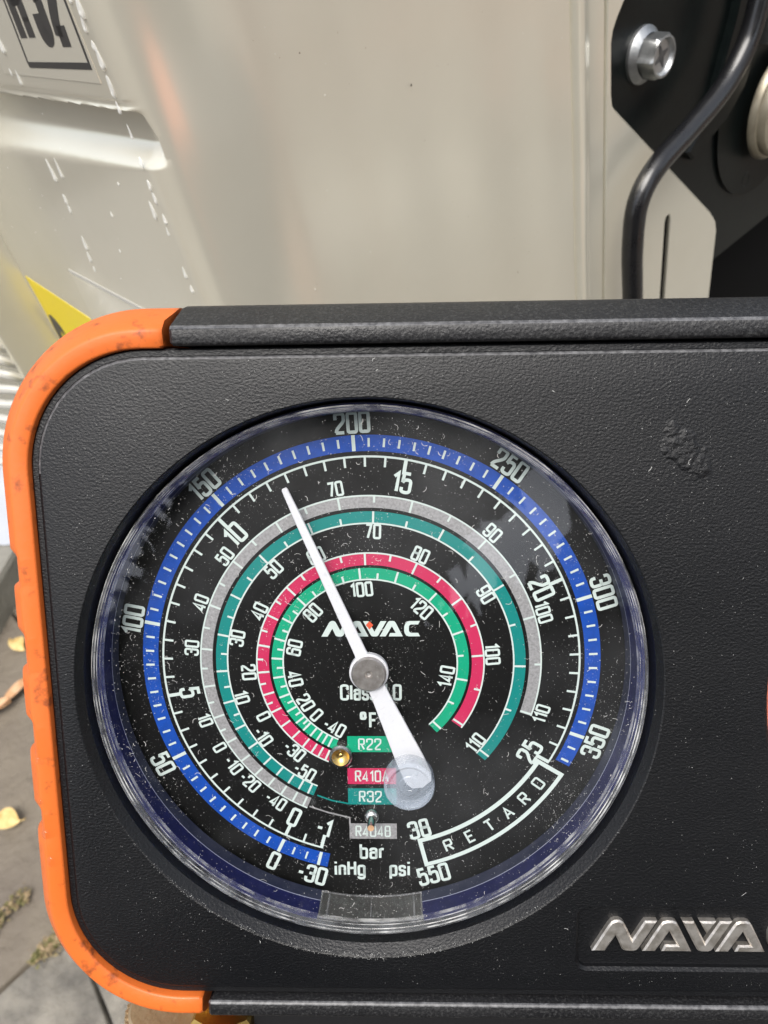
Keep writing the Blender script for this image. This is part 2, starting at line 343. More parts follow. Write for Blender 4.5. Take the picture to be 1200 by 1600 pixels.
def ribbon(mb, pts, closed, w, z, mi=0):
    P = [Vector(p) for p in pts]
    Q = [P[0]]
    for p in P[1:]:
        if (p - Q[-1]).length > 1e-4: Q.append(p)
    P = Q; n = len(P); L, R_ = [], []
    for i, p in enumerate(P):
        a = P[i - 1] if (i or closed) else None; b = P[(i + 1) % n] if (i < n - 1 or closed) else None
        e1 = (p - a).normalized() if a is not None else (b - p).normalized()
        e2 = (b - p).normalized() if b is not None else e1
        n1 = Vector((-e1.y, e1.x)); n2 = Vector((-e2.y, e2.x)); k = n1 + n2
        k = k * (1 / max(.3, k.dot(k) / 2)) if k.length > 1e-5 else n1
        if k.length > 2.2: k = k.normalized() * 2.2
        L.append((*(p + k * w / 2), z)); R_.append((*(p - k * w / 2), z))
    mb.grid([L, R_], closed, mi)
def text(mb, s, cx, cy, h, z, rot=0, wx=1.0, stroke=.148, gap=.20, mi=0, align='c'):
    """h = full height of a capital, rot = degrees counter-clockwise"""
    st = stroke * h; sx = (h - st) * wx; sy = h - st; adv = []; x = 0
    for ch in s:
        if ch == ' ': adv.append(None); x += .3 * sx; continue
        adv.append(x); x += GLYPH[ch][0] * sx + gap * h * (wx if wx > 1 else 1) + 0
    wid = x - gap * h; x0 = -wid / 2 if align == 'c' else 0
    c, s_ = cos(radians(rot)), sin(radians(rot))
    for ch, a in zip(s, adv):
        if a is None: continue
        for k, pts in GLYPH[ch][1]:
            p = chaikin(pts, k == 'o') if k in 'os' else pts
            p = [(x0 + a + X * sx, (Y - .5) * sy) for X, Y in p]
            ribbon(mb, [(cx + X * c - Y * s_, cy + X * s_ + Y * c) for X, Y in p], k == 'o', st, z, mi)
def dial_text(mb, s, r, a, h, z, **kw):
    """along the dial's circle, turned to read upright in the upper half and upright again in the lower"""
    x, y = r * sin(radians(a)), r * cos(radians(a))
    text(mb, s, x, y, h, z, rot=(-a if y > -.35 else 180 - a), **kw)

# ------------------------------------------------------------------ ground
ground = MB(); ground.add([(-60, -60, -.018), (60, -60, -.018), (60, 60, -.018), (-60, 60, -.018)], [(0, 1, 2, 3)])
paving = tag(ground.build('paving', M['soil'], scale=1, smooth=0), None, None, kind='structure')
NV, TV = Vector((-.5446, .8387)), Vector((.8387, .5446))   # across and along the courses of paving
def stone(poly, parent, k, mat):
    """one flagstone: eroded edge, slightly uneven top"""
    cxy = sum((Vector(p) for p in poly), Vector((0, 0))) / len(poly)
    out = []
    n = len(poly)
    for i in range(n):
        a, b = Vector(poly[i]), Vector(poly[(i + 1) % n]); m = max(2, int((b - a).length / .03))
        for j in range(m):
            p = a.lerp(b, j / m); q = (p - cxy).normalized()
            out.append(p - q * (random.random() * .0013 + .0002 + (.001 if j == 0 else 0)))
    zt = random.uniform(-.002, .002); tilt = Vector((random.uniform(-.006, .006), random.uniform(-.006, .006)))
    mb = MB(); zz = lambda p, d: zt + tilt.dot(p - cxy) + d
    r0 = [(p.x, p.y, -.045) for p in out]
    r1 = [(p.x, p.y, zz(p, -.003)) for p in out]
    i2 = [p - (p - cxy).normalized() * .0016 for p in out]
    r2 = [(p.x, p.y, zz(p, -.0005)) for p in i2]
    mb.grid([r0, r1, r2], True); mb.add(r2, [tuple(range(len(r2)))])
    o = mb.build('paving_stone', mat, parent, scale=1, smooth=50)
    return o
courses = [-3.9, -3.53, -3.16, -2.8, -2.44, -2.1, -1.75, -1.4, -1.05, -.74, -.43, -.12, .19, .498, .808, 1.118, 1.43, 1.74, 2.05, 2.4]
for ci in range(len(courses) - 1):
    n0, n1 = courses[ci] + .001, courses[ci + 1] - .001
    if n0 < .2 < n1: cuts = [-1.9, -1.45, -1.02, -.62, -.172, .30, .72, 1.2, 1.6]
    elif n0 < .5 < n1: cuts = [-1.8, -1.3, -.92, -.47, .05, .48, .9, 1.4]
    else:
        far = courses[ci] < -1.2; cuts = [(-.9 if far else -1.9) + random.random() * .2]
        while cuts[-1] < (3.2 if far else 1.4): cuts.append(cuts[-1] + random.uniform(.34, .55))
    sk = [random.uniform(-.05, .05) for _ in cuts]
    if n0 < .2 < n1: sk[4] = .028
    for i in range(len(cuts) - 1):
        s0, s1 = cuts[i] + .0006, cuts[i + 1] - .0006
        poly = [TV * (s0 - sk[i]) + NV * n0, TV * (s1 - sk[i + 1]) + NV * n0, TV * (s1 + sk[i + 1] * .4) + NV * n1, TV * (s0 + sk[i] * .4) + NV * n1]
        stone([tuple(p) for p in poly], paving, i, random.choice((M['stone'], M['stone2'], M['stone3'], M['stone4'])) if courses[ci] < -1.2 else (M['stone2'] if (n0 > .79 and n0 < .9 or random.random() < .2) else M['stone']))  # far stones, out of view: mixed colours added for panel reflections
# a raised block beyond the paving, with its shadowed face
kerb = MB()
ax = Vector((.30, .954)); bx = Vector((-.954, .30)); p0 = Vector((-.556, .735))
q = [p0 - ax * .30, p0 + ax * 1.2, p0 + ax * 1.2 + bx * .5, p0 - ax * .30 + bx * .5]
rows = [[(*p, z) for p in (q if k == 0 else [tuple(Vector(c) + (Vector(sum((Vector(x) for x in q), Vector((0, 0))) / 4) - Vector(c)).normalized() * .008) for c in q])] for k, z in ((0, -.02), (0, .047), (1, .054))]
kerb.grid(rows, True); kerb.add(rows[-1], [(0, 1, 2, 3)])
tag(kerb.build('concrete_block', M['concrete'], scale=1, smooth=0), 'grey concrete block with a dark joint below it beside the orange guard', 'block')

def leaf(name, x, y, L, wd, rot, mat, label, z=.006):
    mb = MB(); rows = []
    for i in range(9):
        t = i / 8; hw = wd * (sin(pi * (t * .92 + .04)) ** .7); rows.append([(hw * u, L * (t - .5), .004 * sin(3 * t + u) + .003 * u * u + random.uniform(-.0006, .0006)) for u in (-1, -.5, 0, .5, 1)])
    mb.grid(rows)
    mb.tube([(0, -L * .5, .002), (0, -L * .62, .001), (.002, -L * .75, .003)], .0006, 5)
    o = mb.build(name, mat, scale=1, smooth=60); o.location = (x, y, z); o.rotation_euler = (0, 0, rot)
    return tag(o, label, 'leaf')
leaf('fallen_leaf', -.492, .459, .034, .012, 1.25, M['leaf_yellow'], 'yellow curled leaf lying alone on the grey paving stone at the left edge')
leaf('fallen_leaf', -.519, .712, .030, .010, .7, M['leaf_yellow'], 'small gold leaf on the brownish stone just left of the orange guard grips')
leaf('fallen_leaf', -.512, .625, .050, .007, -.7, M['leaf_brown'], 'long brown leaf lying in the joint between two paving stones', .009)
leaf('fallen_leaf', -.528, .612, .035, .008, -1.2, M['leaf_brown'], 'short brown leaf crossing the joint at the left edge of the paving', .010)
def tuft(x0, y0, x1, y1, n, label):
    mb = MB()
    for i in range(n):
        t = random.random(); x = x0 + (x1 - x0) * t + random.gauss(0, .004); y = y0 + (y1 - y0) * t + random.gauss(0, .004)
        r = random.uniform(.0012, .0036); z = random.uniform(.000, .006); a = random.random() * 3
        pts = [(x + r * cos(a + k * 2.1) * random.uniform(.6, 1.5), y + r * sin(a + k * 2.1) * random.uniform(.6, 1.5), z + random.uniform(0, .004)) for k in range(3)] + [(x, y, z + r * 1.2)]
        mb.add(pts, [(0, 1, 3), (1, 2, 3), (2, 0, 3)])
    o = mb.build('moss', M['moss'], scale=1, smooth=0, fix=False)
    return tag(o, label, 'moss', kind='stuff')
tuft(-.437, .305, -.405, .325, 260, 'moss and crumbs in the paving joint below the orange guard')
tuft(-.492, .345, -.458, .372, 150, 'thin green moss on the paving stone at the left edge')
bag = MB(); rows = []
for i in range(15):
    for_row = []
    for j in range(15):
        u, v = i / 14 - .5, j / 14 - .5; rr = max(0, 1 - (u * u + v * v) * 4)
        for_row.append((u * .26 + .01 * sin(9 * v + 4 * u), v * .30 + .012 * sin(11 * u), .056 + .05 * rr ** .8 + rr * .012 * (sin(17 * u + 5 * v) + sin(23 * v - 9 * u))))
    rows.append(for_row)
bag.grid(rows); o = bag.build('plastic_wrap', M['bag'], scale=1, smooth=25); o.location = (-.63, 1.02, 0)
tag(o, 'crumpled white plastic wrap lying on the ground behind the orange guard', 'wrap')

# unseen foliage and posts added to shape reflections in face, lens and panel
M['added_hedge'] = pbr('added_hedge_leaf', (0.022, 0.034, 0.014), 0.6, vary=(3, (0.035, 0.05, 0.02), 0.4, 0.65))
hrnd = random.Random(11); hv, hf = [], []
for i in range(27000):
    x = hrnd.uniform(-.85, .55)
    hgt = 1.52 - .50 * sstep(.22, .52, -x) - .22 * sstep(.15, .45, x) + .05 * sin(11 * x) + .03 * sin(27 * x + 1)
    z = hrnd.uniform(.02, 1) ** .8 * hgt; y = -.85 - .05 * sin(5 * x) + hrnd.uniform(-.10, .10)
    gx, gz = x - .05, z - 1.06
    if ((gx * .75 + gz * .66) / .17) ** 2 + ((gz * .75 - gx * .66) / .075) ** 2 < 1 + .35 * sin(40 * x + 31 * z): continue  # gap left so sky shows as a bright patch in the lens
    s_ = hrnd.uniform(.016, .042); a = Vector((hrnd.gauss(0, 1), hrnd.gauss(0, 1), hrnd.gauss(0, 1))).normalized(); b = a.orthogonal().normalized()
    c = Vector((x, y, z)); k = len(hv); hv += [tuple(c - a * s_), tuple(c + b * s_ * .45), tuple(c + a * s_), tuple(c - b * s_ * .45)]; hf.append((k, k + 1, k + 2, k + 3))
hm = bpy.data.meshes.new('added_hedge'); hm.from_pydata(hv, [], hf); hm.materials.append(M['added_hedge'])
tag(link('added_hedge', hm), 'unseen dark foliage added behind the camera to darken reflections in the gauge set', None, kind='stuff')

M['wood'] = pbr('brown_wood', (0.30, 0.13, 0.06), 0.7, vary=(9, (0.20, 0.085, 0.04), 0.35, 0.65), bump=[(60, 0.002, 4)], stretch=(1, 1, .08))  # posts out of view, added to streak the reflections in the panel
for px, py, lab in ((1.22, -.62, 'brown wooden post added out of view for panel reflections, nearer to the heat pump'), (2.1, -.95, 'brown wooden post added out of view for panel reflections, farther from the heat pump')):
    mb = MB(); mb.prism([(-.055, -.055), (.055, -.055), (.055, .055), (-.055, .055)], -.03, 1.25, .012)
    o = mb.build('added_post', M['wood'], scale=1, smooth=0); o.location = (px, py, 0); tag(o, lab, 'added post', 'posts added for panel reflections')

# ------------------------------------------------------------------ outdoor unit
U = Matrix(((.85037862, -.52617127, 0, -.02111066), (.52617127, .85037862, 0, .15889921), (0, 0, 1, CAM_H - .04592942), (0, 0, 0, 1)))
# unit frame: x along the valve side, y along the logo side, z up, origin on the vertical corner
unit = thing('outdoor_unit', U, 'beige painted outdoor heat pump cabinet standing behind the black gauge set', 'heat pump')
UB = -(CAM_H - .0459) / S + 25     # underside of the cabinet, 25 mm above the paving
def handle_depth(u, v):
    """moulded hand grip in the logo side: sharp upper lip, floor, wide bright lower slope"""
    vt = 5.2 - (u - 13) * .045
    vb0 = -1.2 - (u - 10) * .048; vb1 = -6.0 - (u - 12) * .10
    d = sstep(vt + .6, vt - .8, v)
    d *= 1 - sstep(vb0, vb1, v)
    end = sstep(9.0, 13.5, u + max(0, -(v - 5)) * .25)
    lip = .35 * (sstep(vt + 2.6, vt + 1.9, v) - sstep(vt + 1.2, vt + .6, v))
    return (4.2 * d + lip) * end
RC = 14.0
plan = [(0, y, 1) for y in (173, 168, 160, 150, 140, 130, 120, 110, 100, 90, 80, 70, 60, 50, 42, 35, 30, 26, 23, 21, 19.5, 18.4, 17.4, 16.6, 15.8, 15.0, 14.4)]
plan += [(27 - 27 * cos(radians(a)), RC - RC * sin(radians(a)), 1) for a in range(0, 91, 4)]
plan += [(x, -.25 * sin((x - 27) / 93 * pi) + .17 * sin(x / 30 * 2 * pi) * sstep(27, 42, x) * sstep(119, 105, x), 0) for x in [28 + 2 * i for i in range(46)]]
plan += [(120.0, .0, 0), (120.4, .7, 0), (121.2, .75, 0), (121.6, -.2, 0), (122.6, -1.1, 0), (124, -1.45, 0), (125.6, -1.2, 0), (127.2, -.3, 0), (128.6, 0, 0), (134.9, 0, 0), (135.2, 1.4, 0), (136.6, 1.4, 0)]
zs = [260, 200, 150, 110, 80, 60, 45, 36, 28, 22] + [20, 18, 16, 14, 12] + [10 - .25 * i for i in range(112)] + [-19, -22, -28, -40, -60, -100, -160, -260, -400, -560, UB]
cab = MB(); rows = []
for z in zs:
    r = []
    for x, y, leftside in plan:
        u = y if x < 3 else 0
        r.append((x + (handle_depth(u, z) if leftside and x < 1e-6 else (handle_depth(y, z) if leftside and x < 2 else 0)), y, z))
    rows.append(r)
cab.grid(rows)
cab.build('cabinet_panel', M['beige'], unit, smooth=50)
step = MB()
step.grid([[(x, 173.05, z) for x in (0.0, -18.6)] + [(-20.0, 173.6, z), (-20.6, 175, z), (-20.6, 700, z), (300, 700, z), (300, 173.2, z)] for z in (260, -60, UB)])
step.build('fan_side_panel', M['beige'], unit, smooth=40)
for i in range(9):
    guard = MB()
    z = -92 - i * 7.5; k = i * 1.9
    p = [(-18, 178, z - 4), (-21, 177, z - 3), (-24 - k * .3, 178, z + 1), (-26 - k, 190, z + 1.5), (-29 - k * 1.7, 230, z - 1), (-34 - k * 2, 330, z - 14), (-36 - k * 2, 480, z - 40)]
    guard.tube(spline(p, 6), 1.9, 8); guard.build('guard_wire', M['white_paint'], unit)
top = MB(); top.box((0, 15, 256), (300, 690, 262)); top.build('top_cover', M['beige'], unit)
for fx, fy in ((40, 60), (40, 600), (280, 60), (280, 600)):
    ft = MB(); ft.box((fx - 20, fy - 30, UB - 25), (fx + 20, fy + 30, UB + 1)); ft.build('foot', M['void'], unit)

# valve side: beige plate with a cut-out, dark mounting plate behind it
def xz(mb, pts, y0, y1, bev=.0, mi=0):
    """prism of (x, z) outline standing from y0 (back) to y1 (front, smaller y)"""
    t = MB(); t.prism([(x, z) for x, z in pts], -y0, -y1, bev); mb.add([(x, -zz, y) for x, y, zz in t.v], t.f, mi)
pl = MB()
xz(pl, [(136, 255), (136, -400), (170.8, -400), (170.8, -91.8), (171.6, -90.2), (173.4, -90.2), (174.2, -91.8), (174.2, -400), (208.6, -400), (207.6, -112), (206.2, -107.6), (204, -104.6), (140.6, -43.6), (138.8, -41.2), (138.2, -38), (137.9, -24.5), (138.6, -21.6), (140.4, -19), (222, 68), (222, 255)], .9, -.35, .3)
pl.build('cutout_plate', M['beige'], unit, smooth=30)
fl = MB()    # thin returned edge just inside the cut-out
edge = [(209.6, -400), (208.8, -112), (206.9, -107), (204.6, -103.6), (141.2, -42.8), (139.6, -40.6), (139.1, -37.5), (138.8, -25), (139.6, -22.2), (141.2, -20), (222.5, 66)]
xz(fl, edge + [(x - 3.0, z + (-3 if z > -100 and z < -43 else 0)) for x, z in edge[::-1]], 2.2, 1.2, .2)
fl.build('cutout_edge', M['beige'], unit, smooth=30)
slot = MB(); slot.box((168, 12, -400), (180, 14, -84)); slot.build('slot_shade', M['void'], unit)  # near-black sheet paints the shade in the slot
void = MB(); void.box((128, 30, -420), (420, 32, 255)); void.box((128, 2.6, -420), (130, 30, 255)); void.build('compartment', M['void'], unit)
dp = MB()
xz(dp, [(130, 250), (130, -46), (137, -52), (203, -116), (205, -122), (205, -128), (420, -128), (420, 250)], 4.0, 2.4, .3)
bossc = (238, -74)
for r0, r1, y0, y1 in ((34, 33, 2.4, 1.4),):
    t = MB(); t.lathe([(r0, -y0 - .1), (r0, -y1 + .2), (r1, -y1), (0, -y1)], 48, *bossc); dp.add([(x, -zz, y) for x, y, zz in t.v], t.f)
dp.build('mounting_plate', M['dark_plate'], unit, smooth=30)
rib = MB()
xz(rib, [(224, 60), (214, 0), (204, -38), (199, -50), (196, -58), (190, -66), (182, -72), (186, -76), (206, -70), (216, -62), (226, -40), (240, 60)], 2.3, -.6, .8)
rib.build('clip', M['dark_plate'], unit, smooth=40)
hole = MB(); t = MB(); t.lathe([(3.2, -2.4), (3.2, -1.6), (2.6, -1.3), (2.0, -1.6), (1.8, -2.35), (0, -2.35)], 24, 229, -101); hole.add([(x, -zz, y) for x, y, zz in t.v], t.f)
hole.build('plug', M['dark_plate'], unit)
vc = MB(); t = MB(); t.lathe([(18.6, 1.6), (18.6, 3), (17.8, 4.2), (17.0, 4.4), (16.9, 6.2), (16.2, 7.2), (14.5, 7.6), (0, 7.8)], 64, 237.5, -76); vc.add([(x, -zz, y) for x, y, zz in t.v], t.f)
vc.build('valve_cap', M['cap'], unit, smooth=40)
vb = MB(); vb.box((226, -4, -52), (238, 2, -42)); vb.box((230, -6, -38), (246, 2, -28)); vb.build('valve_bracket', M['zinc'], unit)
# flange bolt
bc = (156.5, -33.5)
bolt = MB(); t = MB()
t.lathe([(7.9, -2.6), (7.9, -1.4), (7.6, -1.0), (6.0, .4)], 48, *bc); bolt.add([(x, -zz, y) for x, y, zz in t.v], t.f)
bolt = bolt.build('bolt', M['zinc'], unit, smooth=35)
hd = MB(); t = MB(); R6 = 6.3
ring = lambda r, z, hexy: [(bc[0] + (r / max(cos((a % (pi / 3)) - pi / 6), .5) * .866 if hexy else r) * cos(a), bc[1] + (r / max(cos((a % (pi / 3)) - pi / 6), .5) * .866 if hexy else r) * sin(a), z) for a in [2 * pi * i / 48 for i in range(48)]]
t.grid([ring(R6, -.2, True), ring(R6, 4.6, True), ring(5.6, 5.5, False), ring(5.0, 5.6, False), ring(4.5, 5.0, False), ring(4.3, 4.4, False)], True)
t.add(ring(4.3, 4.4, False), [tuple(range(48))])
hd.add([(x, -zz, y) for x, y, zz in t.v], t.f); hd.build('bolt_head', M['zinc'], bolt, smooth=30)
cr = MB()
for a in (20, 110):
    c, s_ = cos(radians(a)), sin(radians(a)); p = [(-3.4, -.35), (-1.1, -.95), (1.1, -.95), (3.4, -.35), (3.4, .35), (1.1, .95), (-1.1, .95), (-3.4, .35)]
    xz(cr, [(bc[0] + X * c - Y * s_, bc[1] + X * s_ + Y * c) for X, Y in p], -4.0, -4.43 - a * .0003, 0)
cr.build('cross_recess', M['zinc_dark'], bolt, smooth=0)

# labels on the logo side (plane x = 0, read from outside: u runs right to left)
def yz(mb, pts, x0, x1, mi=0):
    t = MB(); t.prism([(-u, v) for u, v in pts], -x0, -x1); mb.add([(-zz, -x, y) for x, y, zz in t.v], t.f, mi)
st = MB(); yz(st, [(74.9, 8.0), (19.2, 10.2), (19.6, 70), (75, 70)], .02, -.10); st = st.build('refrigerant_sticker', M['sticker'], unit, smooth=0)
pr = MB()
for pts in ([(55.2, 10.6), (20.6, 12.6), (20.5, 13.9), (55.4, 11.8)], [(55.4, 11.8), (54.6, 11.8), (45.8, 46), (46.6, 46)], [(21.4, 13.9), (20.5, 13.9), (17.6, 46), (18.4, 46)], [(46.6, 46), (17.6, 47.4), (17.6, 48.4), (46.6, 47)]):
    yz(pr, pts, -.06, -.16)
t = MB()
for ch, cu, wx in (('Q', 48.05, .75), ('3', 36.8, .54), ('2', 28.3, .66)): text(t, ch, -cu, 24.4, 19, .15, wx=wx, stroke=.2)
pr.add([(-zz, -(x + .22 * (y - 15)), y + (x + 50) * .06) for x, y, zz in t.v], t.f)
pr.build('printing', M['black_ink'], st, smooth=0)
yl = MB(); yz(yl, [(170.4, -71.6), (112, -72.4), (114, -135), (172, -135), (172, -100)], .02, -.10); yl = yl.build('warning_sticker', M['yellow'], unit, smooth=0)
fp = MB(); yz(fp, [(168.5, -88.6), (165, -87.2), (161.5, -88.2), (158.5, -91), (157, -95.5), (160.2, -93.4), (161.2, -97), (163.6, -94), (165.2, -98.5), (168.2, -104), (171.5, -101), (170.5, -94)], -.06, -.16)
fp.build('flame_symbol', M['black_ink'], yl, smooth=0)
cs = MB(); yz(cs, [(106.8, -53.6), (30, -51.4), (31, -110), (113, -112)], .02, -.06)
cs = cs.build('clear_sticker', M['sticker'], unit, smooth=0)
ce = MB(); yz(ce, [(106.8, -53.6), (30, -51.4), (30, -50.2), (107.2, -52.4)], -.03, -.16); ce.build('sticker_edge', M['white_paint'], cs, smooth=0)

# rain on the cabinet
rain = MB()
def drop_on(mb, u, v, wd, ln, onleft=True, bulge=.42):
    """one bead: round below, drawn out above, a little lopsided"""
    rows = []; lop = random.uniform(-.25, .25); c1, c2 = random.uniform(.75, 1.25), random.uniform(0, 6.28)
    for i in range(8):
        ph = i / 7 * pi / 2; k = cos(ph) ** .8; row = []
        for j in range(14):
            a = 2 * pi * j / 14; r = 1 + .12 * sin(3 * a * c1 + c2)
            y = (ln if sin(a) > 0 else wd * 1.15) * k * sin(a) * r; taper = 1 - .28 * max(0, y / max(ln, .01))
            row.append((bulge * wd * sin(ph) * (1 - .3 * sin(a)), wd * k * cos(a) * r * taper + lop * max(0, y) * .25, y))
        rows.append(row)
    mb.grid([[(-p[0] - .02, u + p[1], v + p[2]) if onleft else (u + p[1], -p[0] - .02, v + p[2]) for p in r] for r in rows], True)
for u, v, k in [(14.6, 22.7, 2), (16, 20, 1), (15.6, 17, 1), (14.9, 13.9, 1.9), (15.2, 9.0, 2.2), (15.7, 5.5, 1), (14.9, .7, 1), (15.4, -4.7, 1.2), (15.9, -9.8, 1.3), (15.9, -12.7, .9), (15.2, -17.2, 1), (16.3, -20.3, .8), (19.5, -16.8, 2.2), (16.2, -30.5, 1.7), (15.9, -34.2, 1),
                (67.3, 13.9, 2.4), (70, 8.3, 1), (66.2, 6.8, 1.3), (75.5, -17.4, 2.3), (69.1, -15.8, 1.9), (75.8, -23.9, 1.2), (76.2, -26.7, 1.1), (77.8, -37.7, 1.7), (79.7, -42.2, 1.5), (80.6, -45.8, .9), (14.6, 27, 1.6), (17.5, 24.5, .7), (46, -22, .6), (52, -33, .5), (33, -12, .5)]:
    drop_on(rain, u, v, .62 * k ** .55 * random.uniform(.8, 1.25), 1.9 * k * random.uniform(.5, 1.2))
for k in range(130):
    if k % 3: drop_on(rain, random.uniform(22, 118), random.uniform(-85, 40), random.uniform(.06, .16), random.uniform(.06, .2), False)
    else: drop_on(rain, random.uniform(20, 150), random.uniform(-70, 30), random.uniform(.08, .2), random.uniform(.1, .3))
dirt = MB()
for k in range(90):
    x, z = random.uniform(20, 118), random.uniform(-95, 45); r = .09 * random.random() ** 2 + .03
    dirt.add([(x + r * cos(j * 1.26 + k) * random.uniform(.6, 1.3), -.62, z + r * sin(j * 1.26 + k) * random.uniform(.6, 1.3)) for j in range(5)], [(0, 1, 2, 3, 4)])
for x, z, r in ((62.0, -9.5, .3), (92.5, -72, .22), (34, 6, .16)):
    dirt.add([(x + r * cos(j * 1.05) * random.uniform(.7, 1.3), -.64, z + r * sin(j * 1.05)) for j in range(6)], [tuple(range(6))])
dirt.build('dirt_specks', M['soil'], unit, smooth=0, fix=False)['kind'] = 'stuff'
rain.build('rain_drops', M['rain'], unit)['kind'] = 'stuff'
bpy.data.objects['rain_drops']['label'] = 'water drops running down the painted corner'

# cable in front of the valve side
cb = MB()
cb.tube(spline([(205, -8, 60), (205, -8.5, 10), (203.7, -9, -22.2), (201.6, -9, -31.8), (196.5, -9, -42.9), (184.4, -9, -52.1), (166.5, -9, -57.9), (149.6, -9, -62.6), (140.6, -9, -70.3), (138.6, -9, -84.5), (139.6, -9, -101.7), (141.4, -9, -129.5), (144.5, -9, -175.8), (150, -9, -400), (153, -10, -600), (154, -10, -703)], 10), 3.45, 24)
cable = cb.build('power_cable', M['cable'], smooth=60); cable.matrix_world = U
tag(cable, 'thick glossy black cable snaking down in front of the bolted dark plate', 'cable')

# ------------------------------------------------------------------ gauge set
RD = Matrix(((.9995233, -.01315236, -.02793195), (.00828378, .98579415, -.16775358), (.02974151, .16744223, .98543318)))
TD = Vector((-2.0224507, -21.91763777, -110.85693937)) * S
D = Matrix.Translation(CAM_LOC + W @ TD) @ (W @ RD).to_4x4()
# device frame: x right, y up along the face, z out of the face; origin in the centre of the left dial
gset = thing('manifold_gauge_set', D, 'black refrigerant manifold gauge set with orange corner guard and large round dial', 'gauge set')
XR, YT, YB, XL = 132.2, 44.5, -45.5, -42.2
F = 10.0
hs = MB()
loops = [(0, -24, 14), (0, 9.4, 15.3), (.25, 9.62, 15), (.9, 9.62, 14.4), (1.02, 9.72, 14.3), (1.18, 9.88, 14.2), (1.36, 9.97, 14), (1.6, F, 13.8)]
rings = [[(x, y, z) for x, y in rrect(XL + o, YB + o, XR - o, YT - o, 15.3 - o, 14)] for o, z, r in loops]
hs.grid(rings, True); n = len(rings[0])
hs.add(rings[-1], [tuple(range(n))]); hs.add(rings[0], [tuple(range(n))[::-1]])
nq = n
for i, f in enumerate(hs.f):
    if len(f) == 4 and 3 * nq <= i < 6 * nq and min(hs.v[k][1] for k in f) > 28 and max(hs.v[k][0] for k in f) < 150: hs.mi[i] = 1 if i >= 4 * nq else 0  # upper bevel gets the painted highlight and wear tone
hme = hs.mesh('housing', [M['housing'], M['worn_highlight']], smooth=0)
def cutter(mb): return link('cutter', mb.mesh('cutter', M['recess'], smooth=0))
cuts = []
for gx in (0, 90.7):
    c = MB(); rows = []
    for r, z, dy in ((39.0, 14, -.55), (38.95, F + .02, -.55), (38.75, F - .10, -.5), (38.1, F - 1.3, 0), (37.85, 5, 0), (37.85, -18, 0)):
        rows.append([(gx + r * cos(2 * pi * i / 160), dy + r * sin(2 * pi * i / 160), z) for i in range(160)])
    c.grid(rows, True); c.add(rows[0], [tuple(range(160))]); c.add(rows[-1], [tuple(range(160))[::-1]]); cuts.append(cutter(c))
c = MB(); rows = [[(x, y, z) for x, y in rrect(28.5 - o, -41.05 - o, 61.5 + o, -31.3 + o, 1.6 + o, 8)] for o, z in ((.12, 12), (.12, F + .02), (-.25, 9.55), (-.32, 9.05))]
c.grid(rows, True); c.add(rows[0], [tuple(range(len(rows[0])))]); c.add(rows[-1], [tuple(range(len(rows[0])))[::-1]]); cuts.append(cutter(c))
ho = link('housing', hme, None)
for c in cuts:
    md = ho.modifiers.new('cut', 'BOOLEAN'); md.operation = 'DIFFERENCE'; md.object = c; md.solver = 'EXACT'
dg = bpy.context.evaluated_depsgraph_get()
nm = bpy.data.meshes.new_from_object(ho.evaluated_get(dg)); ho.modifiers.clear(); ho.data = nm; nm.name = 'housing'
nm.shade_smooth(); nm.set_sharp_from_angle(angle=radians(14))
for c in cuts: bpy.data.objects.remove(c)
ho.parent = gset

def rail(y_in, sgn):
    """protective bar along the top or bottom edge"""
    prof = [(0, 8.2), (0, 10.7), (.12, 10.95), (.4, 11.08), (1.75, 11.15), (2.0, 11.1), (2.2, 10.98), (2.4, 10.75), (4.9, 6.3), (5.2, 5.2), (5.2, -22), (0, -22)]
    mb = MB(); rows = []
    for x, k in ((-23.1, .35), (-22.75, 0), (0, 0), (45, 0), (90, 0), (112.75, 0), (113.1, .35)):
        rows.append([(x + (1 if x < 45 else -1) * (.0 if z > 9 else .5), y_in + sgn * min(max(dy, k), 5.2 - k), z - (k if z > 8.5 else 0)) for dy, z in prof])
    mb.grid(rows, True)
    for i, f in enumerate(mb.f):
        if i % len(prof) in ((5, 6) if sgn > 0 else (1, 2)): mb.mi[i] = 1  # ridge facets carry the painted highlight along with wear
    mb.add(rows[0], [tuple(range(len(prof)))]); mb.add(rows[-1], [tuple(range(len(prof)))[::-1]])
    return mb
rail(YT + .25, 1).build('edge_bar', [M['rail'], M['worn_highlight']], gset, smooth=42)
rail(YB - .25, -1).build('edge_bar', [M['rail'], M['worn_highlight']], gset, smooth=42)

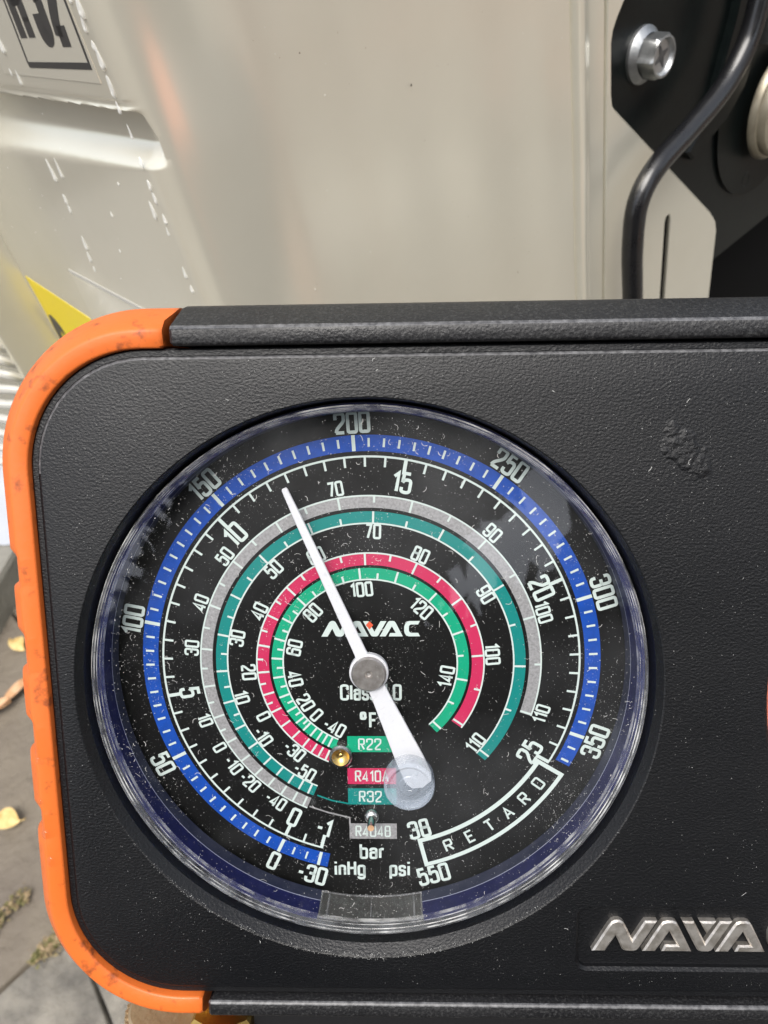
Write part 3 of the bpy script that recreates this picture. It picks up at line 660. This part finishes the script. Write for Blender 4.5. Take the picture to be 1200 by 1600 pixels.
def corner_guard(mirror):
    cx, cyt, cyb, r = -26.9, 29.2, -30.2, 15.3
    path = [(-24.1, YT, 0, 1), (-24.5, YT, 0, 1)]
    path += [(cx + r * cos(radians(a)), cyt + r * sin(radians(a)), cos(radians(a)), sin(radians(a))) for a in np.linspace(90, 180, 26)]
    path += [(XL, y, -1, 0) for y in np.linspace(28.4, -29.6, 150)]
    path += [(cx + r * cos(radians(a)), cyb + r * sin(radians(a)), cos(radians(a)), sin(radians(a))) for a in np.linspace(180, 270, 26)]
    path += [(-24.5, YB, 0, -1), (-24.1, YB, 0, -1)]
    def notch(y): return max(sstep(a - .45, a + .45, y) * (1 - sstep(b - .7, b + .7, y)) for a, b in ((14.0, 18.9), (2.2, 8.2), (-9.6, -4.0), (-21.6, -16.6)))
    prof = [(.02, 8.0), (.02, 10.3), (.10, 10.5), (.30, 10.62), (1.9, 10.95), (2.25, 10.88), (2.55, 10.6), (3.4, 9.3), (4.9, 6.4), (5.2, 5.6), (5.3, 4.6), (5.3, -21), (.02, -21)]
    rows = []
    for i, (x, y, nx, ny) in enumerate(path):
        nt_ = notch(y) if nx == -1 else 0; L = abs(nx) * .45; k = .35 if i in (0, len(path) - 1) else 0; row = []
        for d_, z in prof:
            dd = d_ + (L if d_ > 3 else 0) - nt_ * (.95 if d_ > 4 else (.75 if d_ > 3 else (.25 if d_ > 2.2 else 0)))
            dd = min(max(dd, k + .02), 5.9)
            zz = z - (k if z > 10 else 0)
            xs = x + ((-1 if i < 2 else -1) * 0)
            if i == 0 or i == len(path) - 1: xs = x + (.9 if z < 7 and i == 0 else 0)
            row.append(((xs + nx * dd), y + ny * dd, zz))
        rows.append([((90 - p[0]) if mirror else p[0], p[1], p[2]) for p in row])
    mb = MB(); mb.grid(rows, True); mb.add(rows[0], [tuple(range(len(prof)))]); mb.add(rows[-1], [tuple(range(len(prof)))[::-1]])
    return mb
corner_guard(False).build('corner_guard', M['orange'], gset, smooth=42)
corner_guard(True).build('corner_guard', M['orange'], gset, smooth=42)

# raised maker's letters in the recessed plate
LT = {
 'N': [(370, 700), (446, 580), (458, 565), (476, 557), (496, 557), (512, 565), (520, 576), (559, 645), (614, 560), (672, 560), (592, 686), (582, 696), (568, 700), (536, 700), (520, 696), (511, 688), (481, 628), (432, 700)],
 'A': [(608, 700), (686, 577), (696, 565), (712, 559), (744, 559), (760, 565), (770, 578), (838, 700), (698, 700), (712, 669), (768, 669), (731, 607), (668, 700)],
 'V': [(788, 560), (842, 560), (899, 657), (962, 560), (1020, 560), (938, 687), (930, 696), (916, 700), (884, 700), (870, 696), (862, 688)],
 'D': [(868, 560), (946, 560), (905, 618)],
 'C': [(1194, 612), (1204, 588), (1222, 568), (1246, 560), (1350, 560), (1332, 592), (1262, 592), (1248, 598), (1241, 610), (1241, 650), (1248, 662), (1262, 668), (1332, 668), (1350, 700), (1240, 700), (1214, 692), (1199, 672), (1194, 650)]}
LT['A2'] = [(x + 342, y) for x, y in LT['A']]
for k in ('N', 'A', 'V', 'D', 'A2', 'C'):
    mb = MB(); mb.prism([(30.63 + (x - 370) * .02927, -38.15 + (700 - y) * .0334) for x, y in LT[k]], 9.0, 10.0, .22)
    mb.build('accent' if k == 'D' else 'letter', M['letter'], gset, smooth=25)

# brass hose fittings under the housing
fit = MB(); fit.prism([(-33.5 + 7.2 * cos(radians(a)), -4 + 7.2 * sin(radians(a))) for a in range(0, 360, 3)], 0, 14, .6)
kn = MB(); kn.add([(x, -58.0 - 14 + zz - .5, -zz_) if False else (x, -59.8 - 14 + zz, y) for x, y, zz in fit.v for zz_ in (0,)], fit.f)
for a in range(0, 360, 10):
    x, z = -33.5 + 7.2 * cos(radians(a)), -4 + 7.2 * sin(radians(a)); kn.tube([(x, -73, z), (x, -60.9, z), (x * .99 - .33, -60.2, z * .97 - .1)], .42, 6)
kn.build('hose_nut', M['brass_dull'], gset, smooth=30)
hx = MB(); fit = MB(); fit.prism([(-24.5 + 5.4 * cos(radians(a)), -2 + 5.4 * sin(radians(a))) for a in range(30, 390, 60)], 0, 16, .5)
hx.add([(x, -58.6 - 16 + zz, y) for x, y, zz in fit.v], fit.f); hx.build('hex_fitting', M['brass'], gset, smooth=20)
stem = MB(); stem.tube([(-29, -44, -10), (-29, -60, -10)], 4, 16); stem.build('fitting_stem', M['brass'], gset)
blk = MB(); blk.box((-19.5, -74, -16), (109, -50.8, -1)); blk.build('valve_block', M['case'], gset, smooth=0)

# ---- dials
def gauge_shell(gx, ringmat, main):
    mb = MB(); mb.lathe([(37.6, 5.2), (37.6, -16), (0, -16)], 96); mb.lathe([(37.6, 5.2), (37.25, 5.2), (37.25, -.4), (0, -.4)], 96)
    g = mb.build('gauge', M['case'], gset); g.location = (gx * S, 0, 0)
    mb = MB(); mb.lathe([(37.2, -.35), (37.2, 0), (0, 0)], 96); mb.build('dial', M['dial'], g)
    mb = MB(); mb.lathe([(36.9, 1.0), (36.15, 1.2), (36.2, 1.5), (36.28, 3.3)], 160, a0=-167.6, a1=168.4, mi=0)
    mb.lathe([(36.28, 3.3), (36.30, 3.42)], 160, a0=-167.6, a1=168.4, mi=1); mb.lathe([(36.30, 3.42), (36.42, 5.9), (37.5, 5.95)], 160, a0=-167.6, a1=168.4, mi=2)
    mb.build('retaining_ring', [M['ring_edge'], M['ring_line'], ringmat], g, smooth=20)
    mb = MB(); mb.lathe([(0, 7.4), (36.45, 7.4)], 128)
    mb.build('lens', M['lens'], g, smooth=30)
    mb = MB()
    for p0, p1, k in (((36.42, 5.95), (36.50, 6.5), 1), ((36.50, 6.5), (36.54, 6.95), 0), ((36.54, 6.95), (36.62, 7.05), 1), ((36.62, 7.05), (36.70, 7.6), 0), ((36.70, 7.6), (36.80, 7.68), 1), ((36.80, 7.68), (36.86, 8.0), 0), ((36.86, 8.0), (36.98, 8.15), 1), ((36.98, 8.15), (37.2, 8.15), 0), ((37.2, 8.15), (37.36, 7.95), 1), ((37.36, 7.95), (37.4, 5.9), 0)):
        mb.lathe([p0, p1], 180, mi=k)
    mb.build('lens_rim', [M['rim'], M['rim_glare']], g, smooth=18)
    return g
g1 = gauge_shell(0, M['navy'], True)
g2 = gauge_shell(91.1, M['redring'], False)

# notch window at the foot of the lens
nw = MB()
nw.grid([[(r * sin(radians(a)), r * cos(radians(a)), z) for a in np.linspace(168.4, 192.4, 17)] for r, z in ((36.2, 1.4), (36.9, 6.2))])
win = nw.build('lens_tab', M['window'], g1)
fr = MB()
for a in (168.6, 170.4, 180.4, 190.4, 192.2):
    c, s_ = sin(radians(a)), cos(radians(a)); fr.tube([(36.1 * c, 36.1 * s_, 1.5), (36.8 * c, 36.8 * s_, 6.3)], .15 if a != 180.4 else .09, 6)
for r, z in ((36.1, 1.5), (36.75, 6.3)):
    fr.tube([(r * sin(radians(a)), r * cos(radians(a)), z) for a in np.linspace(168.4, 192.4, 17)], .15, 6)
fr.build('tab_frame', M['rim'], g1)

Z1, Z2, Z3 = .04, .08, .12
psi = lambda p: -154.2 + p * 264.3 / 350
bar = lambda b: -154.0 + b * 274.2 / 25
def fitdeg(d):
    """angle of each temperature from the readings that can be measured, smoothed"""
    ks = sorted(d); 
    def f(t):
        if t in d: return d[t]
        i = max(0, min(len(ks) - 4, np.searchsorted(ks, t) - 2)); q = ks[i:i + 4]; s = 0
        for a in q:
            p = d[a]
            for b in q:
                if b != a: p *= (t - b) / (a - b)
            s += p
        return s
    return f
SILVER = fitdeg({110: 108.3, 100: 73.3, 90: 42.4, 70: -9.6, 50: -51.3, 40: -68.6, 30: -84.4, 10: -109.7, 0: -119.7, -10: -127.9, -20: -134.8, -30: -140.8, -40: -146.2, -50: -150.9, -60: -154.9})
TEAL = fitdeg({110: 129.7, 100: 91.0, 90: 58.5, 80: 28.4, 70: 2.1, 50: -43.5, 30: -78.2, 10: -105.5, 0: -116.7, -10: -125.7, -20: -134.2, -30: -140.6, -40: -146.1, -50: -150.7, -60: -154.6})
MAG = fitdeg({110: 125.0, 100: 85.6, 90: 53.4, 80: 24.8, 60: -25.5, 40: -63.0, 20: -94.4, 10: -106.8, 0: -117.0, -10: -126.1, -20: -134.4, -30: -141.6, -40: -147.0, -50: -151.1, -60: -155.2})
GREEN = fitdeg({150: 134.2, 140: 100.2, 130: 69.9, 120: 42.4, 110: 17.1, 100: -5.3, 80: -45.8, 60: -74.0, 40: -98.4, 30: -111.0, 20: -120.8, 10: -129.5, 0: -135.6, -10: -141.0, -20: -145.6, -30: -149.5, -40: -153.4})
def scale(name, mat, r0, r1, a0, a1):
    mb = MB(); mb.band(r0, r1, a0, a1, Z1); return mb.build('scale_band', M[mat], g1, smooth=0)
scale('psi', 'blue', 30.75, 33.0, -167.8, 118.7)
scale('s', 'silver', 22.85, 24.45, -156.6, 108.9)
scale('t', 'teal', 20.75, 22.35, -156.9, 131.8)
scale('m', 'magenta', 14.65, 16.3, -157.2, 126.6)
scale('g', 'green', 12.65, 14.25, -157.5, 137.6)
tk = MB()
for i in range(0, 73):
    p = i * 5; mj = p % 50 == 0
    tk.tick(30.8 if mj else 31.35, 33.0 if mj else 32.55, psi(p), .50 if mj else .31, Z2)
for q_ in (-4.9, -9.8): tk.tick(31.35, 32.55, psi(q_), .27, Z2)
tk.tick(30.8, 33.0, psi(-14.7), .46, Z2)
tk.band(29.88, 30.16, bar(-1) - .4, bar(25), Z2)
for i in range(-2, 51):
    b = i / 2; mj = b % 5 == 0 or b == -1
    tk.tick(30.1, 27.9 if mj else 28.6, bar(b), .50 if mj else .31, Z3)
def temp_ticks(fn, lo, hi, rl, rb0, rb1, a0, a1):
    tk.band(rl - .11, rl + .11, a0, a1, Z2)
    inward = rl > rb0
    for t in range(lo, hi + 1, 5):
        if t % 10 and t < 0: continue
        full = t % 10 == 0
        e = (rb0 if inward else rb1) if full else (rl + (-.95 if inward else .95))
        tk.tick(rl, e, fn(t), .29, Z3)
temp_ticks(SILVER, -60, 110, 24.55, 22.85, 24.45, -156.6, 108.9)
temp_ticks(TEAL, -60, 110, 20.65, 20.75, 22.35, -156.9, 131.8)
temp_ticks(MAG, -60, 110, 16.40, 14.65, 16.3, -157.2, 126.6)
temp_ticks(GREEN, -40, 150, 12.57, 12.65, 14.25, -157.5, 137.6)
# the RETARD frame
tk.band(28.35, 29.0, 121.4, 166.0, Z3); tk.band(32.4, 33.0, 121.4, 166.0, Z3)
tk.tick(28.35, 33.0, 121.6, .62, Z3 + .01); tk.tick(28.35, 33.0, 165.8, .62, Z3 + .01)
tk.build('tick_marks', M['ink'], g1, smooth=0)
ld = MB(); ribbon(ld, [(-9.4, -22.3), (-6.6, -23.3), (-3.42, -24.1), (-3.42, -25.2)], False, .24, Z2)
ld.build('leader_line', M['silver'], g1, smooth=0)
ld = MB(); ribbon(ld, [(-8.2, -20.5), (-6.0, -21.35), (-3.5, -21.85)], False, .24, Z2); ld.build('leader_line', M['teal'], g1, smooth=0)

nb = MB()
for p in (0, 50, 100, 150, 200, 250, 300, 350): dial_text(nb, str(p), 34.72, psi(p), 3.05, Z2, gap=.185)
dial_text(nb, '-30', 34.72, -164.4, 3.05, Z2, gap=.185); dial_text(nb, '550', 34.6, 164.8, 3.0, Z2, gap=.185)
for b in (-1, 0, 5, 10, 15, 20, 25): dial_text(nb, str(b), 26.8, bar(b) + (.8 if b == -1 else 0), 3.1, Z2, gap=.19)
dial_text(nb, '38', 26.86, 165.0, 3.0, Z2)
for t, a in ((-40, -146.0), (-20, -135.2), (-10, -127.3), (0, -119.9), (10, -109.4), (30, -84.4), (40, -69), (50, -51.7), (70, -9.8), (90, 42.3), (100, 72.8), (110, 107.2)):
    dial_text(nb, str(t), 25.88, a, 2.15, Z2, gap=.19)
for t, a in ((-50, -149.2), (-10, -124.9), (10, -105), (30, -78.3), (50, -43.6), (70, 2.2), (90, 58.2), (110, 128.6)): dial_text(nb, str(t), 19.5, a, 2.2, Z2, gap=.19)
for t, a in ((-30, -139.7), (0, -117), (20, -93.9), (40, -63.2), (60, -24.6), (80, 24.6), (100, 85.3)): dial_text(nb, str(t), 17.65, a, 2.2, Z2, gap=.19)
for t, a in ((-40, -151), (0, -134.6), (20, -121.7), (40, -101.4), (60, -77), (80, -46.1), (100, -5.2), (120, 41.8), (140, 100)): dial_text(nb, str(t), 11.15, a, 2.2, Z2, gap=.19)
nb.build('numerals', M['ink'], g1, smooth=0)
wd = MB()
for ch, a in zip('RETARD', (158.2, 151.6, 145.2, 138.9, 132.8, 126.9)): dial_text(wd, ch, 30.72, a, 2.05, Z2, wx=1.45, stroke=.15)
text(wd, 'Class 1.0', .05, -4.32, 2.5, Z2, gap=.19); text(wd, '°', -1.15, -8.75, 2.9, Z2); text(wd, 'F', .35, -8.65, 2.5, Z2, wx=1.1)
text(wd, 'bar', -.1, -29.6, 2.6, Z2, wx=1.12); text(wd, 'inHg', -3.55, -32.45, 2.55, Z2, wx=1.08); text(wd, 'psi', 4.0, -32.45, 2.6, Z2, wx=1.05)
for k in ('N', 'A', 'V', 'A2', 'C'):
    pts = [(-6.92 + (x - 370) * .01444, 4.15 + (700 - y) * .0163) for x, y in LT[k]]; wd.poly(pts[::-1], Z2)
wd.build('lettering', M['ink'], g1, smooth=0)
dt = MB(); dt.poly([(.02, 6.45), (.55, 5.85), (.02, 5.2), (-.5, 5.85)][::-1], Z3); dt.build('red_drop', M['red_dot'], g1, smooth=0)
for nm_, mt, y0, y1, x0, x1 in (('R22', 'green', -13.63, -11.12, -3.53, 3.6), ('R410A', 'magenta', -18.71, -16.17, -3.6, 3.6), ('R32', 'teal', -22.0, -19.4, -3.6, 3.6), ('R404B', 'silver', -27.58, -25.07, -3.5, 3.6)):
    mb = MB(); mb.poly([(x0, y0), (x1, y0), (x1, y1), (x0, y1)], Z1); tg = mb.build('refrigerant_tag', M[mt], g1, smooth=0)
    mb = MB(); text(mb, nm_, (x0 + x1) / 2 - (.25 if nm_ in ('R22', 'R32') else 0), (y0 + y1) / 2, 1.85, Z2, wx=1.12 if nm_ in ('R22', 'R32') else 1.02, gap=.2, stroke=.125)
    mb.build('tag_lettering', M['ink'], g1, smooth=0)

# pointer
nd = MB(); a = radians(-23.05); ux, uy = sin(a), cos(a); vx, vy = cos(a), -sin(a)
pts = [(28.35, -.28), (28.1, -.42), (24, -.55), (3.0, -.88), (1.5, -1.1), (-1.5, -1.2), (-4.6, -1.32), (-14.4, -2.0), (-17.4, -2.05), (-18.6, -1.5), (-19.1, 0)]
pts = pts + [(r, -w) for r, w in pts[::-1][1:]]
nd.prism([(ux * r + vx * w, uy * r + vy * w) for r, w in pts], 2.75, 3.15, .1)
nd.lathe([(2.75, 2.7), (2.75, 3.5), (2.6, 3.65), (2.3, 3.65)], 48)
nd.build('needle', M['needle'], g1, smooth=30)
hb = MB(); hb.lathe([(2.45, 3.4), (2.45, 4.1), (2.25, 4.3), (.55, 4.3), (.38, 4.0), (0, 3.9)], 48); hb.build('hub_cap', M['hub'], g1, smooth=30)
ps = MB(); ps.tube([(0, 0, 0), (0, 0, 3)], 1.0, 16); ps.build('pivot', M['case'], g1)
# adjuster plug in the lens
kb = MB(); kx, ky = 5.52, -14.1
kb.lathe([(3.45, 6.5), (3.5, 8.35), (3.45, 9.0), (3.3, 9.25), (3.0, 9.3), (2.75, 9.1), (2.6, 8.95), (1.5, 8.85), (1.35, 8.95), (.7, 8.95), (.55, 8.85), (.45, 8.9), (0, 8.92)], 64, kx, ky)
kb.build('adjuster_plug', M['knob'], g1, smooth=25)
sw = MB(); sw.lathe([(1.72, .04), (1.72, .7), (1.5, .95), (1.3, .98)], 40, -4.5, -14.03, mi=0); sw.lathe([(1.3, .98), (1.05, .75), (.7, .45), (.3, .35), (0, .5)], 40, -4.5, -14.03, mi=1)
sw.build('dial_screw', [M['chrome'], M['brass']], g1, smooth=40)
pn = MB(); pn.lathe([(1.05, .04), (1.15, .5), (1.0, .95), (.7, 1.15), (.55, 1.2), (.55, 3.5), (.48, 3.65)], 32, -.1, -23.6, mi=0); pn.lathe([(.48, 3.65), (.3, 3.6), (0, 3.6)], 32, -.1, -23.6, mi=1)
pn.build('stop_pin', [M['chrome'], M['leaf_brown']], g1, smooth=40)

# dust and lint on the lens and on the housing
rnd = random.Random(3)
def specks(mb, n, pick, z, smin, smax, lint):
    for i in range(n):
        x, y = pick()
        while rnd.random() > .25 + .75 * max(0, sin(.21 * x + 1.3 * sin(.17 * y + 1)) * cos(.19 * y - .8 * sin(.13 * x))): x, y = pick()
        a = rnd.random() * 6.28; s = smin * (smax / smin) ** (rnd.random() ** 2.2)
        if rnd.random() < lint:
            l_ = rnd.uniform(.25, .9); c0 = rnd.uniform(-1.5, 1.5); p = [(x + l_ * t * cos(a + c0 * t), y + l_ * t * sin(a + c0 * t)) for t in (0, .33, .66, 1)]
            ribbon(mb, p, False, rnd.uniform(.03, .06), z)
        else:
            k = rnd.randint(4, 5); mb.add([(x + s * rnd.uniform(.5, 1) * cos(a + 6.28 * j / k), y + s * rnd.uniform(.5, 1) * sin(a + 6.28 * j / k), z) for j in range(k)], [tuple(range(k))])
def in_lens():
    r = 35.8 * math.sqrt(rnd.random()); a = rnd.random() * 6.28; return r * cos(a), r * sin(a)
ds = MB(); specks(ds, 13000, in_lens, 7.43, .020, .085, .02)
ds.build('lens_dust', M['dust'], g1, smooth=0, fix=False)['kind'] = 'stuff'
def on_face():
    while True:
        x, y = rnd.uniform(-40.5, 66), rnd.uniform(-43.5, 43)
        if math.hypot(x, y) > 39.8 and not (28 < x < 62 and -41.5 < y < -31) and math.hypot(x - 90, y) > 40 and not (x < -26 and abs(y) > 28 and math.hypot(x + 26.9, abs(y) - 29) > 13): return x, y
def on_lip():
    a = rnd.uniform(1.1, 5.2) if rnd.random() < .2 else rnd.gauss(pi, .55); k = rnd.random(); r = 38.2 + .72 * k
    return r * sin(a), r * cos(a) - .52 * k
ld_ = MB(); specks(ld_, 1500, on_lip, 0, .02, .06, 0)
ld_.v = [(x, y, 8.75 + (math.hypot(x, y + .3) - 38.1) / .8 * 1.15 + .05) for x, y, z in ld_.v]
ld_.build('lip_glare_dust', M['dust'], gset, smooth=0, fix=False)['kind'] = 'stuff'  # pale specks stand in for sky glare on the lower lip, besides dust
hd_ = MB(); specks(hd_, 2200, on_face, 10.05, .018, .065, .008)
hd_.build('housing_dust', M['dust'], gset, smooth=0, fix=False)['kind'] = 'stuff'

# water drops on the guard: each lies on it
def guard_drop(x, y, z, wd, ln, label):
    mb = MB(); rows = []
    for i in range(6):
        ph = i / 5 * pi / 2; rows.append([(wd * cos(ph) * cos(a), (ln if sin(a) > 0 else wd) * cos(ph) * sin(a), wd * .6 * sin(ph)) for a in [2 * pi * k / 16 for k in range(16)]])
    mb.grid(rows, True); o = mb.build('water_drop', M['water'], smooth=60)
    o.matrix_world = D @ Matrix.Translation(Vector((x, y, z)) * S) @ Matrix.Rotation(radians(-8), 4, 'Y')
    return tag(o, label, 'water drop', 'water drops on the orange guard')
guard_drop(-44.0, -9.3, 11.22, .42, .7, 'small irregular water drop topmost on the lower left of the orange guard')
guard_drop(-44.2, -15.2, 11.22, .35, .4, 'tiny round water drop on the orange guard above the two large drops')
guard_drop(-43.9, -20.0, 11.22, .62, .8, 'large round water drop on the orange guard, upper of the two large drops')
guard_drop(-43.6, -24.2, 11.22, .55, 1.0, 'long water drop on the orange guard, lowest of the drops')
